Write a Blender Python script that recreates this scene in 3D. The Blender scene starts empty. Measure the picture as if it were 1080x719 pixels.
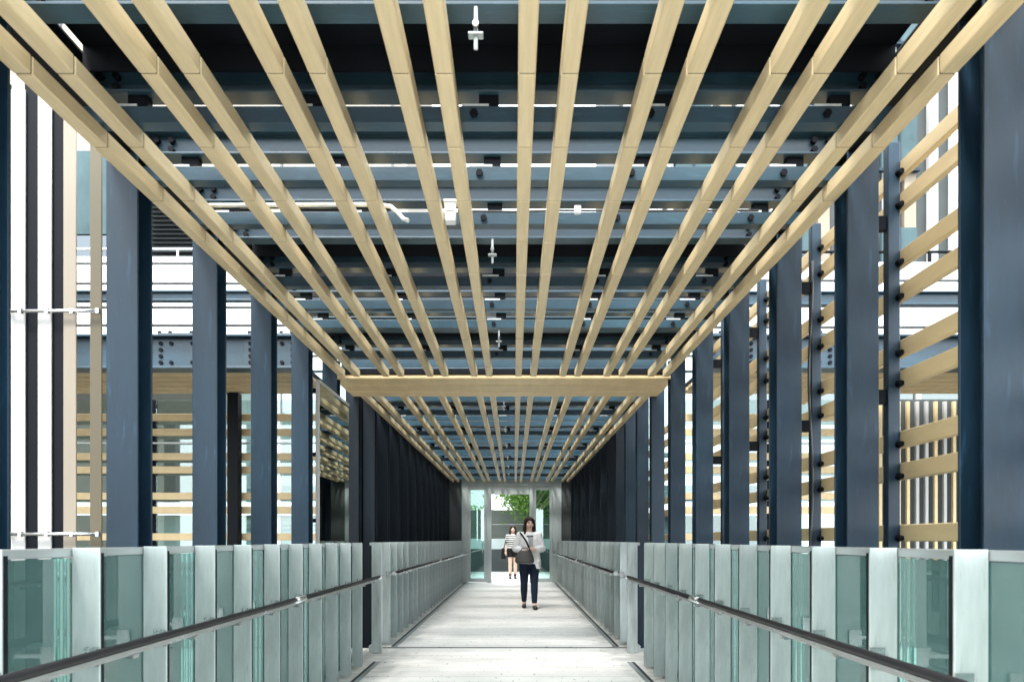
import bpy, bmesh, math, random
from mathutils import Vector, Matrix
random.seed(7)
S = bpy.context.scene
COL = S.collection
R = math.radians

# ------------------------------------------------------------------ materials
def new_mat(name):
    m = bpy.data.materials.new(name); m.use_nodes = True
    nt = m.node_tree; b = nt.nodes['Principled BSDF']
    return m, nt, b

def varied(name, c, rough=.5, metal=0., amt=.18, scale=6., stretch=(1, 1, 1), bump=.0, bscale=80., spec=.5, rv=.12, dust=.0, perobj=.0):
    """base colour with large soft staining, fine grain and uneven gloss"""
    m, nt, b = new_mat(name); N = nt.nodes; L = nt.links
    tc = N.new('ShaderNodeTexCoord'); mp = N.new('ShaderNodeMapping'); mp.inputs['Scale'].default_value = stretch
    L.new(tc.outputs['Object'], mp.inputs['Vector'])
    n1 = N.new('ShaderNodeTexNoise'); n1.inputs['Scale'].default_value = scale; n1.inputs['Detail'].default_value = 6; n1.inputs['Roughness'].default_value = .62
    L.new(mp.outputs['Vector'], n1.inputs['Vector'])
    rp = N.new('ShaderNodeValToRGB'); e = rp.color_ramp.elements
    e[0].position = .3; e[1].position = .7
    e[0].color = [x * (1 - amt) for x in c] + [1]; e[1].color = [min(1, x * (1 + amt)) for x in c] + [1]
    L.new(n1.outputs['Fac'], rp.inputs['Fac'])
    out = rp.outputs['Color']
    if perobj:
        oi = N.new('ShaderNodeObjectInfo')
        mr = N.new('ShaderNodeMapRange'); mr.inputs['To Min'].default_value = 1 - perobj; mr.inputs['To Max'].default_value = 1 + perobj
        L.new(oi.outputs['Random'], mr.inputs['Value'])
        mx = N.new('ShaderNodeVectorMath'); mx.operation = 'SCALE'
        L.new(out, mx.inputs[0]); L.new(mr.outputs['Result'], mx.inputs['Scale']); out = mx.outputs['Vector']
    if dust:        # fine scuffs, drips and chipped specks
        mq = N.new('ShaderNodeMapping'); mq.inputs['Scale'].default_value = (1, 1, .12) if stretch[2] < 1 else (.12, 1, 1); L.new(tc.outputs['Object'], mq.inputs['Vector'])
        for sc_, lo, hi in ((42, .60, .72), (130, .66, .74)):
            nd = N.new('ShaderNodeTexNoise'); nd.inputs['Scale'].default_value = sc_; nd.inputs['Detail'].default_value = 5; L.new(mq.outputs['Vector'], nd.inputs['Vector'])
            md = N.new('ShaderNodeMapRange'); md.inputs['From Min'].default_value = lo; md.inputs['From Max'].default_value = hi; md.inputs['To Min'].default_value = 1; md.inputs['To Max'].default_value = dust
            L.new(nd.outputs['Fac'], md.inputs['Value'])
            ms = N.new('ShaderNodeVectorMath'); ms.operation = 'SCALE'; L.new(out, ms.inputs[0]); L.new(md.outputs['Result'], ms.inputs['Scale']); out = ms.outputs['Vector']
    L.new(out, b.inputs['Base Color'])
    n2 = N.new('ShaderNodeTexNoise'); n2.inputs['Scale'].default_value = bscale; n2.inputs['Detail'].default_value = 4
    L.new(mp.outputs['Vector'], n2.inputs['Vector'])
    mr2 = N.new('ShaderNodeMapRange'); mr2.inputs['To Min'].default_value = max(.03, rough - rv); mr2.inputs['To Max'].default_value = min(1, rough + rv)
    L.new(n1.outputs['Fac'], mr2.inputs['Value']); L.new(mr2.outputs['Result'], b.inputs['Roughness'])
    b.inputs['Metallic'].default_value = metal; b.inputs['Specular IOR Level'].default_value = spec
    if bump:
        bp = N.new('ShaderNodeBump'); bp.inputs['Strength'].default_value = bump; bp.inputs['Distance'].default_value = .004
        L.new(n2.outputs['Fac'], bp.inputs['Height']); L.new(bp.outputs['Normal'], b.inputs['Normal'])
    return m

def glass_mat(name, tint, refl=.0, rough=.0, milk=0):
    m, nt, b = new_mat(name); N = nt.nodes; L = nt.links
    N.remove(b); out = N['Material Output']
    tr = N.new('ShaderNodeBsdfTransparent'); tr.inputs['Color'].default_value = (*tint, 1)
    gl = N.new('ShaderNodeBsdfGlossy'); gl.inputs['Roughness'].default_value = rough; gl.inputs['Color'].default_value = (.9, 1, .98, 1)
    fr = N.new('ShaderNodeFresnel'); fr.inputs['IOR'].default_value = 1.5
    ad = N.new('ShaderNodeMath'); ad.operation = 'ADD'; ad.use_clamp = True; ad.inputs[1].default_value = refl
    L.new(fr.outputs['Fac'], ad.inputs[0])
    body = tr.outputs[0]
    if milk:        # faintly milky: diffuse teal stands in for haze and reflected bright surroundings
        df = N.new('ShaderNodeBsdfDiffuse'); df.inputs['Color'].default_value = (.42, .78, .74, 1)
        tl = N.new('ShaderNodeBsdfTranslucent'); tl.inputs['Color'].default_value = (.42, .78, .74, 1)
        m1 = N.new('ShaderNodeMixShader'); m1.inputs['Fac'].default_value = .5; L.new(df.outputs[0], m1.inputs[1]); L.new(tl.outputs[0], m1.inputs[2])
        m2 = N.new('ShaderNodeMixShader'); m2.inputs['Fac'].default_value = milk; L.new(tr.outputs[0], m2.inputs[1]); L.new(m1.outputs[0], m2.inputs[2]); body = m2.outputs[0]
    mx = N.new('ShaderNodeMixShader'); L.new(ad.outputs[0], mx.inputs['Fac']); L.new(body, mx.inputs[1]); L.new(gl.outputs[0], mx.inputs[2])
    L.new(mx.outputs[0], out.inputs['Surface'])
    return m

M = {}
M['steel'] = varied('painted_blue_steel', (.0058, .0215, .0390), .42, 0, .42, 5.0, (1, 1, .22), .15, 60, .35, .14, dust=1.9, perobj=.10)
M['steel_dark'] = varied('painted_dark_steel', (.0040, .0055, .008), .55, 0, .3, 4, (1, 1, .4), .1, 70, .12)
M['steelshade'] = varied('shaded_blue_steel', (.006, .0125, .020), .45, 0, .4, 5.0, (1, 1, .22), .12, 60, .25)  # darker copy of the blue steel, shade of the far half painted in
M['roofsteel'] = varied('painted_roof_steel', (.0150, .043, .064), .38, 0, .35, 3.2, (.5, 1, 1), .12, 60, .5, .14, dust=1.6, perobj=.10)
M['slat'] = varied('tan_coated_slat', (.60, .480, .285), .40, 0, .10, 7, (6, .5, 6), .15, 120, .4, .1, perobj=.05)
M['slatcore'] = varied('joint_sleeve', (.10, .08, .045), .7)
M['board'] = varied('tan_louvre_board', (.62, .48, .27), .5, 0, .10, 3, (3, .5, 3), .15, 120, .4, .1, perobj=.06)
M['shaded'] = varied('shaded_tan_board', (.095, .08, .05), .5, 0, .08, 3, (3, 3, .3), .1, 120, .4, .1)  # tan board darkened, its shaded side put into the colour
M['cream'] = varied('cream_board', (.24, .21, .165), .5, 0, .06, 3, (3, 3, .3), .1, 120, .4, .1, perobj=.04)
M['whiteboard'] = varied('white_board', (.42, .42, .41), .5, 0, .05, 3, (3, 3, .3), .1, 120, .4, .1)
M['fin'] = varied('galvanised_plate', (.37, .42, .41), .33, .5, .20, 12, (1, 1, .2), .12, 50, .5, .14, dust=.72, perobj=.07)
M['caprail'] = varied('brushed_cap_rail', (.33, .36, .36), .35, .6, .12, 10, (1, .2, 1), .05, 90)
M['stainless'] = varied('brushed_stainless', (.62, .63, .63), .26, 1., .1, 12, (1, .15, 1), .05, 100, .5, .08)
M['grip'] = varied('black_resin_grip', (.008, .008, .009), .55, 0, .3, 9, spec=.2)
M['whitemetal'] = varied('white_bracket_metal', (.62, .64, .64), .45, .1, .1, 9)
M['concrete'] = varied('pale_concrete', (.42, .42, .40), .8, 0, .2, 2.5, (1, 1, 1), .3, 40)
M['asphalt'] = varied('asphalt', (.07, .07, .07), .9, 0, .2, .3, (1, 1, 1), .3, 20)
M['tealwindow'] = varied('teal_window', (.055, .095, .105), .3, 0, .35, .9, (1, 1, .5), spec=.2)
M['bluegrey'] = varied('blue_grey_panel', (.10, .125, .15), .5, 0, .15, .8)
M['tanpanel'] = varied('tan_panel', (.26, .21, .155), .6, 0, .15, .8)
M['darkvoid'] = varied('dark_strip', (.015, .017, .018), .7)
M['white'] = varied('white_cladding', (.62, .63, .63), .45, 0, .05, 1.2, (1, 1, .4), .05, 30, .4, .1)
M['creamwall'] = varied('cream_wall', (.34, .30, .24), .7, 0, .06, 1.5)
M['greywall'] = varied('grey_wall', (.11, .125, .11), .7, 0, .15, 1.2, (.3, 1, 1), .2, 30)
M['greypale'] = varied('pale_grey_wall', (.55, .62, .62), .5, 0, .1, 1.2)
M['darkwall'] = varied('dark_wall', (.045, .055, .055), .6, 0, .2, 1.5)
M['frame'] = varied('satin_grey_frame', (.44, .50, .50), .38, .3, .10, 5, (1, 1, .3), .05, 70)
M['cable'] = varied('pale_conduit', (.60, .62, .60), .5)
M['blackcable'] = varied('black_cable', (.02, .022, .024), .5)
M['glass'] = glass_mat('rail_glass', (.62, .84, .82), .03, milk=.18)
M['glassclear'] = glass_mat('clear_glass', (.86, .93, .93), .05)
M['glassdoor'] = glass_mat('door_glass', (.66, .82, .79), .10)
M['glassmirror'] = glass_mat('reflective_glass', (.30, .38, .36), .32)
M['glassfacade'] = glass_mat('facade_glass', (.82, .91, .91), .15)
M['glassdark'] = glass_mat('dark_facade_glass', (.16, .24, .26), .12)
M['bark'] = varied('bark', (.06, .045, .03), .9, 0, .3, 8, (1, 1, .2), .6, 30)

def leaf_mat():
    m, nt, b = new_mat('leaf'); N = nt.nodes; L = nt.links
    g = N.new('ShaderNodeNewGeometry'); rp = N.new('ShaderNodeValToRGB'); e = rp.color_ramp.elements
    e[0].color = (.030, .085, .012, 1); e[1].color = (.11, .22, .035, 1)
    L.new(g.outputs['Random Per Island'], rp.inputs['Fac']); L.new(rp.outputs['Color'], b.inputs['Base Color'])
    b.inputs['Roughness'].default_value = .5
    t = N.new('ShaderNodeBsdfTranslucent'); t.inputs['Color'].default_value = (.16, .34, .04, 1)
    mx = N.new('ShaderNodeMixShader'); mx.inputs['Fac'].default_value = .35
    L.new(b.outputs[0], mx.inputs[1]); L.new(t.outputs[0], mx.inputs[2]); L.new(mx.outputs[0], N['Material Output'].inputs['Surface'])
    return m
M['leaf'] = leaf_mat()

def deck_mat():
    m, nt, b = new_mat('pale_paving'); N = nt.nodes; L = nt.links
    tc = N.new('ShaderNodeTexCoord')
    br = N.new('ShaderNodeTexBrick'); br.inputs['Scale'].default_value = 1
    br.inputs['Brick Width'].default_value = 3.04; br.inputs['Row Height'].default_value = .25; br.inputs['Mortar Size'].default_value = .005; br.offset = 0
    br.inputs['Mortar Smooth'].default_value = .3; br.inputs['Bias'].default_value = 0
    br.inputs['Color1'].default_value = (.82, .81, .775, 1); br.inputs['Color2'].default_value = (.72, .71, .68, 1); br.inputs['Mortar'].default_value = (.33, .33, .32, 1)
    bmap = N.new('ShaderNodeMapping'); bmap.inputs['Location'].default_value = (1.52, .03, 0); L.new(tc.outputs['Object'], bmap.inputs['Vector']); L.new(bmap.outputs['Vector'], br.inputs['Vector'])
    n = N.new('ShaderNodeTexNoise'); n.inputs['Scale'].default_value = 1.3; n.inputs['Detail'].default_value = 8; n.inputs['Roughness'].default_value = .65
    L.new(tc.outputs['Object'], n.inputs['Vector'])
    r1 = N.new('ShaderNodeValToRGB'); r1.color_ramp.elements[0].position = .35; r1.color_ramp.elements[0].color = (.86, .865, .86, 1); r1.color_ramp.elements[1].position = .62; r1.color_ramp.elements[1].color = (1, 1, 1, 1)
    L.new(n.outputs['Fac'], r1.inputs['Fac'])
    m1 = N.new('ShaderNodeMix'); m1.data_type = 'RGBA'; m1.blend_type = 'MULTIPLY'; m1.inputs['Factor'].default_value = 1
    L.new(br.outputs['Color'], m1.inputs['A']); L.new(r1.outputs['Color'], m1.inputs['B'])
    # small dark pits and marks
    mp = N.new('ShaderNodeMapping'); mp.inputs['Scale'].default_value = (26, 11, 20); L.new(tc.outputs['Object'], mp.inputs['Vector'])
    n2 = N.new('ShaderNodeTexNoise'); n2.inputs['Scale'].default_value = 1; n2.inputs['Detail'].default_value = 3; L.new(mp.outputs['Vector'], n2.inputs['Vector'])
    r2 = N.new('ShaderNodeValToRGB'); r2.color_ramp.elements[0].position = .64; r2.color_ramp.elements[0].color = (1, 1, 1, 1); r2.color_ramp.elements[1].position = .71; r2.color_ramp.elements[1].color = (.35, .35, .34, 1)
    L.new(n2.outputs['Fac'], r2.inputs['Fac'])
    m2 = N.new('ShaderNodeMix'); m2.data_type = 'RGBA'; m2.blend_type = 'MULTIPLY'; m2.inputs['Factor'].default_value = 1
    L.new(m1.outputs['Result'], m2.inputs['A']); L.new(r2.outputs['Color'], m2.inputs['B'])
    # grime gathered along the balustrade bases and worn streaks
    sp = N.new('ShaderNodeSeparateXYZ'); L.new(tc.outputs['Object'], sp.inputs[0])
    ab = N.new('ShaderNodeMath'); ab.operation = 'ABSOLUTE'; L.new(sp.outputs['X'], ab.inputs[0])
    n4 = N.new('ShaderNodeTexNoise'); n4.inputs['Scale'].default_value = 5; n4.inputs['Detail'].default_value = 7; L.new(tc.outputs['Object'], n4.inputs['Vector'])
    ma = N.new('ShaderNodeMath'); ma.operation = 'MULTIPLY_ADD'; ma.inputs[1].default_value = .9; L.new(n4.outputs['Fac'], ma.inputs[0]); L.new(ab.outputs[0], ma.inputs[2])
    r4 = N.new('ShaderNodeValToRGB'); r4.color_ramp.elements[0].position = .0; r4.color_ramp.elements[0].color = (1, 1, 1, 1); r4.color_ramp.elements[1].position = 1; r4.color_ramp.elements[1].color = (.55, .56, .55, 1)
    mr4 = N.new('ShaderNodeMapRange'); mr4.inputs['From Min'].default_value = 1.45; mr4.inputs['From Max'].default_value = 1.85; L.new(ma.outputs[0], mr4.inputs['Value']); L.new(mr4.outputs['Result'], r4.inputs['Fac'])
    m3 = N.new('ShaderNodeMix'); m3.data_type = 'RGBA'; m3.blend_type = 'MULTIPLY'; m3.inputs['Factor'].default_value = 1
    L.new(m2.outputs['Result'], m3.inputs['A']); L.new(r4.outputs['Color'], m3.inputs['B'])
    L.new(m3.outputs['Result'], b.inputs['Base Color'])
    mr = N.new('ShaderNodeMapRange'); mr.inputs['To Min'].default_value = .38; mr.inputs['To Max'].default_value = .7
    L.new(n.outputs['Fac'], mr.inputs['Value']); L.new(mr.outputs['Result'], b.inputs['Roughness'])
    bp = N.new('ShaderNodeBump'); bp.inputs['Strength'].default_value = .25; bp.inputs['Distance'].default_value = .004
    n3 = N.new('ShaderNodeTexNoise'); n3.inputs['Scale'].default_value = 70; L.new(tc.outputs['Object'], n3.inputs['Vector'])
    L.new(n3.outputs['Fac'], bp.inputs['Height']); L.new(bp.outputs['Normal'], b.inputs['Normal'])
    return m
M['deck'] = deck_mat()

# ------------------------------------------------------------------ builders
class MB:
    def __init__(s): s.bm = bmesh.new(); s.mats = []; s.cur = 0
    def use(s, mat):
        if mat not in s.mats: s.mats.append(mat)
        s.cur = s.mats.index(mat); return s
    def _faces(s, f):
        for x in f: x.material_index = s.cur
    def box(s, x0, x1, y0, y1, z0, z1, bev=0):
        v = [s.bm.verts.new((x, y, z)) for z in (z0, z1) for y in (y0, y1) for x in (x0, x1)]
        fs = [s.bm.faces.new([v[i] for i in q]) for q in ((0, 2, 3, 1), (4, 5, 7, 6), (0, 1, 5, 4), (2, 6, 7, 3), (0, 4, 6, 2), (1, 3, 7, 5))]
        s._faces(fs)
        if bev:
            es = list({e for f in fs for e in f.edges})
            r = bmesh.ops.bevel(s.bm, geom=es, offset=bev, segments=1, affect='EDGES', profile=.5)
            s._faces([f for f in r['faces']])
        return s
    def prism(s, prof, axis, lo, hi):
        def pt(a, b, t):
            return {'x': (t, a, b), 'y': (a, t, b), 'z': (a, b, t)}[axis]
        A = [s.bm.verts.new(pt(a, b, lo)) for a, b in prof]; B = [s.bm.verts.new(pt(a, b, hi)) for a, b in prof]
        n = len(prof); fs = []
        for i in range(n):
            j = (i + 1) % n; fs.append(s.bm.faces.new((A[i], A[j], B[j], B[i])))
        fs.append(s.bm.faces.new(A[::-1])); fs.append(s.bm.faces.new(B))
        s._faces(fs); return s
    def tube(s, pts, r, seg=10, cap=True):
        pts = [Vector(p) for p in pts]; rs = r if isinstance(r, (list, tuple)) else [r] * len(pts)
        rings = []; up = None
        for i, p in enumerate(pts):
            d = (pts[min(i + 1, len(pts) - 1)] - pts[max(i - 1, 0)]).normalized()
            if up is None: up = Vector((0, 0, 1)) if abs(d.z) < .9 else Vector((1, 0, 0))
            a = d.cross(up).normalized(); b_ = a.cross(d).normalized(); up = b_
            rings.append([s.bm.verts.new(p + a * rs[i] * math.cos(t * 2 * math.pi / seg) + b_ * rs[i] * math.sin(t * 2 * math.pi / seg)) for t in range(seg)])
        fs = []
        for A, B in zip(rings, rings[1:]):
            for i in range(seg):
                j = (i + 1) % seg; f = s.bm.faces.new((A[i], A[j], B[j], B[i])); f.smooth = True; fs.append(f)
        if cap: fs.append(s.bm.faces.new(rings[0][::-1])); fs.append(s.bm.faces.new(rings[-1]))
        s._faces(fs); return s
    def ball(s, c, rx, ry=None, rz=None, u=12, v=8):
        ry = rx if ry is None else ry; rz = rx if rz is None else rz
        r = bmesh.ops.create_uvsphere(s.bm, u_segments=u, v_segments=v, radius=1, matrix=Matrix.Translation(c) @ Matrix.Diagonal((rx, ry, rz, 1)))
        fs = {f for w in r['verts'] for f in w.link_faces}
        for f in fs: f.smooth = True
        s._faces(fs); return s
    def loft(s, rings, seg=16, cap=True):
        """rings: (x, y, z, rx, ry) horizontal ellipses"""
        V = [[s.bm.verts.new((x + rx * math.cos(t * 2 * math.pi / seg), y + ry * math.sin(t * 2 * math.pi / seg), z)) for t in range(seg)] for x, y, z, rx, ry in rings]
        fs = []
        for A, B in zip(V, V[1:]):
            for i in range(seg):
                j = (i + 1) % seg; f = s.bm.faces.new((A[i], A[j], B[j], B[i])); f.smooth = True; fs.append(f)
        if cap: fs.append(s.bm.faces.new(V[0][::-1])); fs.append(s.bm.faces.new(V[-1]))
        s._faces(fs); return s
    def build(s, name, mat=None, parent=None, bevel=0, remesh=0, smooth=0):
        bmesh.ops.recalc_face_normals(s.bm, faces=s.bm.faces)
        me = bpy.data.meshes.new(name); s.bm.to_mesh(me); s.bm.free()
        for m in (s.mats or [mat]): me.materials.append(m)
        o = bpy.data.objects.new(name, me); COL.objects.link(o)
        if remesh:
            md = o.modifiers.new('r', 'REMESH'); md.mode = 'VOXEL'; md.voxel_size = remesh; md.use_smooth_shade = True
            if smooth:
                ms = o.modifiers.new('s', 'SMOOTH'); ms.iterations = smooth; ms.factor = .5
            dg = bpy.context.evaluated_depsgraph_get(); dg.update()
            nm = bpy.data.meshes.new_from_object(o.evaluated_get(dg)); o.modifiers.clear(); o.data = nm; nm.name = name
            if not nm.materials: nm.materials.append(mat)
        if bevel:
            md = o.modifiers.new('bevel', 'BEVEL'); md.width = bevel; md.segments = 2; md.limit_method = 'ANGLE'; md.angle_limit = R(40)
        if parent: o.parent = parent
        return o

def tag(o, label=None, cat=None, group=None, kind=None):
    if label and not kind: kind = 'thing'
    for k, v in (('label', label), ('category', cat), ('group', group), ('kind', kind)):
        if v: o[k] = v
    return o
def empty(name, loc, label, cat, group=None):
    o = bpy.data.objects.new(name, None); COL.objects.link(o); o.location = loc; o.empty_display_size = .1
    return tag(o, label, cat, group)
def kids(o): return list(o.children)
def dup(o, loc=None, label=None, parent=None):
    ch = kids(o); c = o.copy(); COL.objects.link(c)
    if parent: c.parent = parent
    if loc is not None: c.location = loc
    if label: c['label'] = label
    for k in ch: dup(k, parent=c)
    return c
ORD = 'first second third fourth fifth sixth seventh eighth ninth tenth eleventh twelfth thirteenth fourteenth fifteenth sixteenth seventeenth eighteenth nineteenth twentieth'.split()
def nth(i):
    if i < 20: return ORD[i]
    if i < 29: return 'twenty-' + ORD[i - 20]
    return 'thirtieth'
def isec(w, h, tf=.012, tw=.009):
    """I profile centred on 0 in a, from 0 to h in b, flanges horizontal"""
    a = w / 2; t = tw / 2
    return [(-a, 0), (a, 0), (a, tf), (t, tf), (t, h - tf), (a, h - tf), (a, h), (-a, h), (-a, h - tf), (-t, h - tf), (-t, tf), (-a, tf)]

EYE = 1.21
SIDES = ((-1, 'left'), (1, 'right'))

# ------------------------------------------------------------------ ground, decks
g = MB(); g.box(-400, 400, -200, 600, -5.4, -5.0); tag(g.build('ground', M['asphalt']), kind='structure')
d = MB()
d.box(-1.52, 1.52, -4, 7.55, -.30, 0)
d.box(-9, 9, 7.562, 8.50, -.30, 0)
d.box(-1.52, 1.52, 8.60, 21.62, -.30, 0)
d.box(-6, 6, 21.626, 36, -.30, -.002)
d.use(M['deck'])
tag(d.build('bridge_deck', M['deck'], bevel=.003), kind='structure')
k = MB()
for sx, _ in SIDES:
    for y0, y1 in ((-4, 7.5), (8.6, 21.5)):
        a, b_ = sorted((sx * 1.262, sx * 1.292)); k.box(a, b_, y0, y1, .002, .006)
k.box(-1.5, 1.5, 8.503, 8.597, -.28, -.004)
tag(k.build('drain_channel', M['darkvoid']), kind='structure')
k = MB()
for sx, _ in SIDES:
    for y0, y1 in ((-4, 7.5), (8.6, 21.5)):
        a, b_ = sorted((sx * 1.222, sx * 1.261)); k.box(a, b_, y0, y1, .002, .007)
tag(k.build('deck_edge_trim', M['caprail']), kind='structure')

# ------------------------------------------------------------------ columns
def column_mesh(h0, h1):
    m = MB(); w = .147; d_ = .15
    # flanges face along the walkway, web between them
    m.box(-w / 2, w / 2, 0, .013, h0, h1); m.box(-w / 2, w / 2, d_ - .013, d_, h0, h1)
    m.box(-.0055, .0055, .0135, d_ - .0135, h0, h1)
    return m
first_col = {}
near_col = [2.52, 3.55, 4.5, 5.5, 6.5, 7.55]
far_col = [8.6 + i for i in range(13)]
for sx, sn in SIDES:
    for part, ys in (('near', near_col), ('far', far_col)):
        for i, y in enumerate(ys):
            if part == 'near' and sn == 'left' and i == 0: y = 2.505
            lab = f'blue steel column on the near {sn}, {nth(i)} of six from the camera' if part == 'near' else f'steel column on the far {sn}, {nth(i)} after the crossing soffit'
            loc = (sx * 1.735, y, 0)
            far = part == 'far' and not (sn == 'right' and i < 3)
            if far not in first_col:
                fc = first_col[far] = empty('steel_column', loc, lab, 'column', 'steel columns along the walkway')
                column_mesh(-.28, 3.025).build('shaft', M['steelshade' if far else 'steel'], fc, bevel=.0025)
                p = MB(); p.box(-.10, .10, -.03, .18, -.30, -.281); p.build('base_plate', M['steel_dark'], fc)
            else: dup(first_col[far], loc, lab)

# dark sheet cladding outside the far columns
for sx, sn, y0 in ((-1, 'left', 9.3), (1, 'right', 11.4)):
    m = MB(); a, b = sorted((sx * 1.92, sx * 1.94)); m.box(a, b, y0, 21.4, -.28, 3.3)
    y = y0 + .25
    while y < 21.3:
        a, b = sorted((sx * 1.895, sx * 1.9195)); m.box(a, b, y, y + .03, -.28, 3.3); y += .5
    tag(m.build('sheet_cladding', M['steel_dark']), f'black sheet cladding outside the far {sn} columns', 'cladding', 'dark cladding of the far half')
# edge girders
for sx, sn in SIDES:
    for part, y0, y1 in (('near', 1.2, 7.6), ('far', 8.62, 21.45)):
        m = MB(); m.prism([(a + sx * 1.735, b + 3.028) for a, b in isec(.14, .18)], 'y', y0, y1)
        tag(m.build('edge_girder', M['steel_dark'], bevel=.002), f'dark steel edge girder on the {sn} columns carrying the {part} roof beams', 'girder', 'edge girders')

# ------------------------------------------------------------------ roof beams + channels + brackets
def bolt(parent, p, q, r, mat='steel_dark', seg=6):
    m = MB(); m.tube([p, q], r, seg); return m.build('bolt', M[mat], parent)
def roof_beam(y, lab, near, src={}):
    if near not in src:
        o = empty('roof_beam', (0, y, 3.03), lab, 'beam', 'roof beams across the walkway'); src[near] = o
        m = MB(); m.prism(isec(.10, .115, .010, .008), 'x', -1.66, 1.66); m.build('web_and_flanges', M['roofsteel'], o, bevel=.002)
        m = MB(); m.box(-1.66, 1.66, -.03, .045, .1165, .16); m.build('upper_shade_bar', M['steel_dark'], o)  # dark bar added to stand for the shadowed upper web and flange
        if near:
            for sx in (-1, 1):
                for bx, bz in ((1.60, .035), (1.60, .08), (1.53, .035), (1.53, .08)): bolt(o, (sx * bx, -.030, bz), (sx * bx, -.0045, bz), .015)
        return o
    return dup(src[near], (0, y, 3.03), lab)
def channel(y, lab, near, src={}):
    if near not in src:
        o = empty('ceiling_channel', (0, y, 2.912), lab, 'channel', 'channels carrying the ceiling slats'); src[near] = o
        m = MB(); t = .006; m.prism([(-.035, 0), (.035, 0), (.035, t), (-.029, t), (-.029, .060), (.035, .060), (.035, .066), (-.035, .066)], 'x', -1.66, 1.66)
        m.build('channel_section', M['roofsteel'], o, bevel=.0015)
        for bx in (-1.50, -.783, -.063, .657, 1.377):
            if near:
                b = bolt(o, (bx, -.050, .033), (bx, -.0355, .033), .017)
            p = MB(); p.box(bx + .02, bx + .10, -.025, .02, .067, .117); p.build('packer', M['steel_dark'], o)
            p = MB(); p.box(bx - .05, bx + .06, -.034, .03, .067, .076); p.build('shim', M['whitemetal'], o)
        return o
    return dup(src[near], (0, y, 2.912), lab)
def bracket(y, lab, src=[None]):
    if src[0] is None:
        o = empty('hanger_bracket', (-.03, y, 3.0), lab, 'bracket', 'pale hanger brackets under the roof'); src[0] = o
        m = MB(); m.box(-.007, .007, -.045, -.037, -.12, .03, .002); m.build('hanger_plate', M['caprail'], o)
        m = MB(); m.box(-.026, .026, -.055, -.02, -.072, -.064, .002); m.build('cross_plate', M['caprail'], o)
        bolt(o, (0, -.062, -.04), (0, -.046, -.04), .011, 'stainless', 8)
        return o
    return dup(src[0], (-.03, y, 3.0), lab)

nb = [1.63 + .5 * i for i in range(12)]
fb = [8.85 + .5 * i for i in range(26)]
for part, ys in (('near', nb), ('far', fb)):
    ci = bi = 0
    for i, y in enumerate(ys):
        where = f'over the {part} walkway'
        roof_beam(y, f'blue steel roof beam {where}, {nth(i)} from the camera', part == 'near')
        dark = (i in (2, 6, 10)) if part == 'near' else (i % 4 == 2)
        if dark:
            bracket(y, f'grey tee bracket in a dark roof bay {where}, {nth(bi)} from the camera'); bi += 1
            m = MB(); m.box(-1.64, 1.64, y + .07, y + .47, 3.205, 3.215); m.box(-1.64, 1.64, y + .43, y + .44, 3.10, 3.204)
            tag(m.build('roof_plate', M['steel_dark']), f'black plate closing the {nth(bi - 1)} dark roof bay {where}', 'plate', 'dark roof plates')
        else:
            channel(y, f'blue channel below the roof beams {where}, {nth(ci)} from the camera', part == 'near'); ci += 1

# ------------------------------------------------------------------ ceiling slats (eight pairs)
def slat_mesh(y0, y1, first):
    m = MB(); w = .031
    cuts = []; c = first
    while c < y1 - .03:
        if c > y0 + .03: cuts.append(c)
        c += .5
    ed = [y0] + cuts + [y1]
    m.use(M['slat'])
    for a, b in zip(ed, ed[1:]):
        m.box(-w, w, a + .004, b - .004, 2.84, 2.908, .004)
    m.use(M['slatcore']); m.box(-w + .004, w - .004, y0 + .006, y1 - .006, 2.8445, 2.903)
    return m
for part, y0, y1, f in (('near', 1.5, 7.60, 1.66), ('far', 8.66, 21.42, 8.88)):
    src = None
    for i in range(16):
        p = i // 2; x = (p - 3.5) * .4417 + (-.075 if i % 2 == 0 else .075)
        lab = f'tan ceiling slat of the {part} canopy, {nth(i)} of sixteen from the left'
        if src is None:
            src = slat_mesh(y0, y1, f).build('ceiling_batten', None); tag(src, lab, 'slat', 'ceiling slats in pairs'); src.location = (x, 0, 0)
        else:
            dup(src, (x, 0, 0), lab)

# ------------------------------------------------------------------ crossing soffit + wings
def soffit(x0, x1, y0, y1, n, lab, up=True):
    o = empty('board_soffit', ((x0 + x1) / 2, (y0 + y1) / 2, 2.83), lab, 'soffit', 'tan board soffits at the crossing')
    cx, cy = (x0 + x1) / 2, (y0 + y1) / 2
    w = (y1 - y0) / n
    pb = None
    for i in range(n):
        m = MB(); a = y0 - cy + i * w; m.box(x0 - cx, x1 - cx, a + .022, a + w - .022, 0, .05, .012)
        m.build('soffit_board', M['board'], o)
    m = MB(); m.box(x0 - cx + .01, x1 - cx - .01, y0 - cy + .01, y1 - cy - .01, .051, .10); m.build('backing', M['steel_dark'], o)
    return o
soffit(-1.73, 1.73, 7.63, 8.62, 3, 'tan board soffit crossing the walkway between the two canopies')
soffit(-9, -1.95, 7.36, 8.46, 5, 'tan board soffit of the side gallery seen between the left columns')
soffit(1.98, 9, 7.36, 8.46, 5, 'tan board soffit of the side gallery seen between the right columns')

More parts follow.
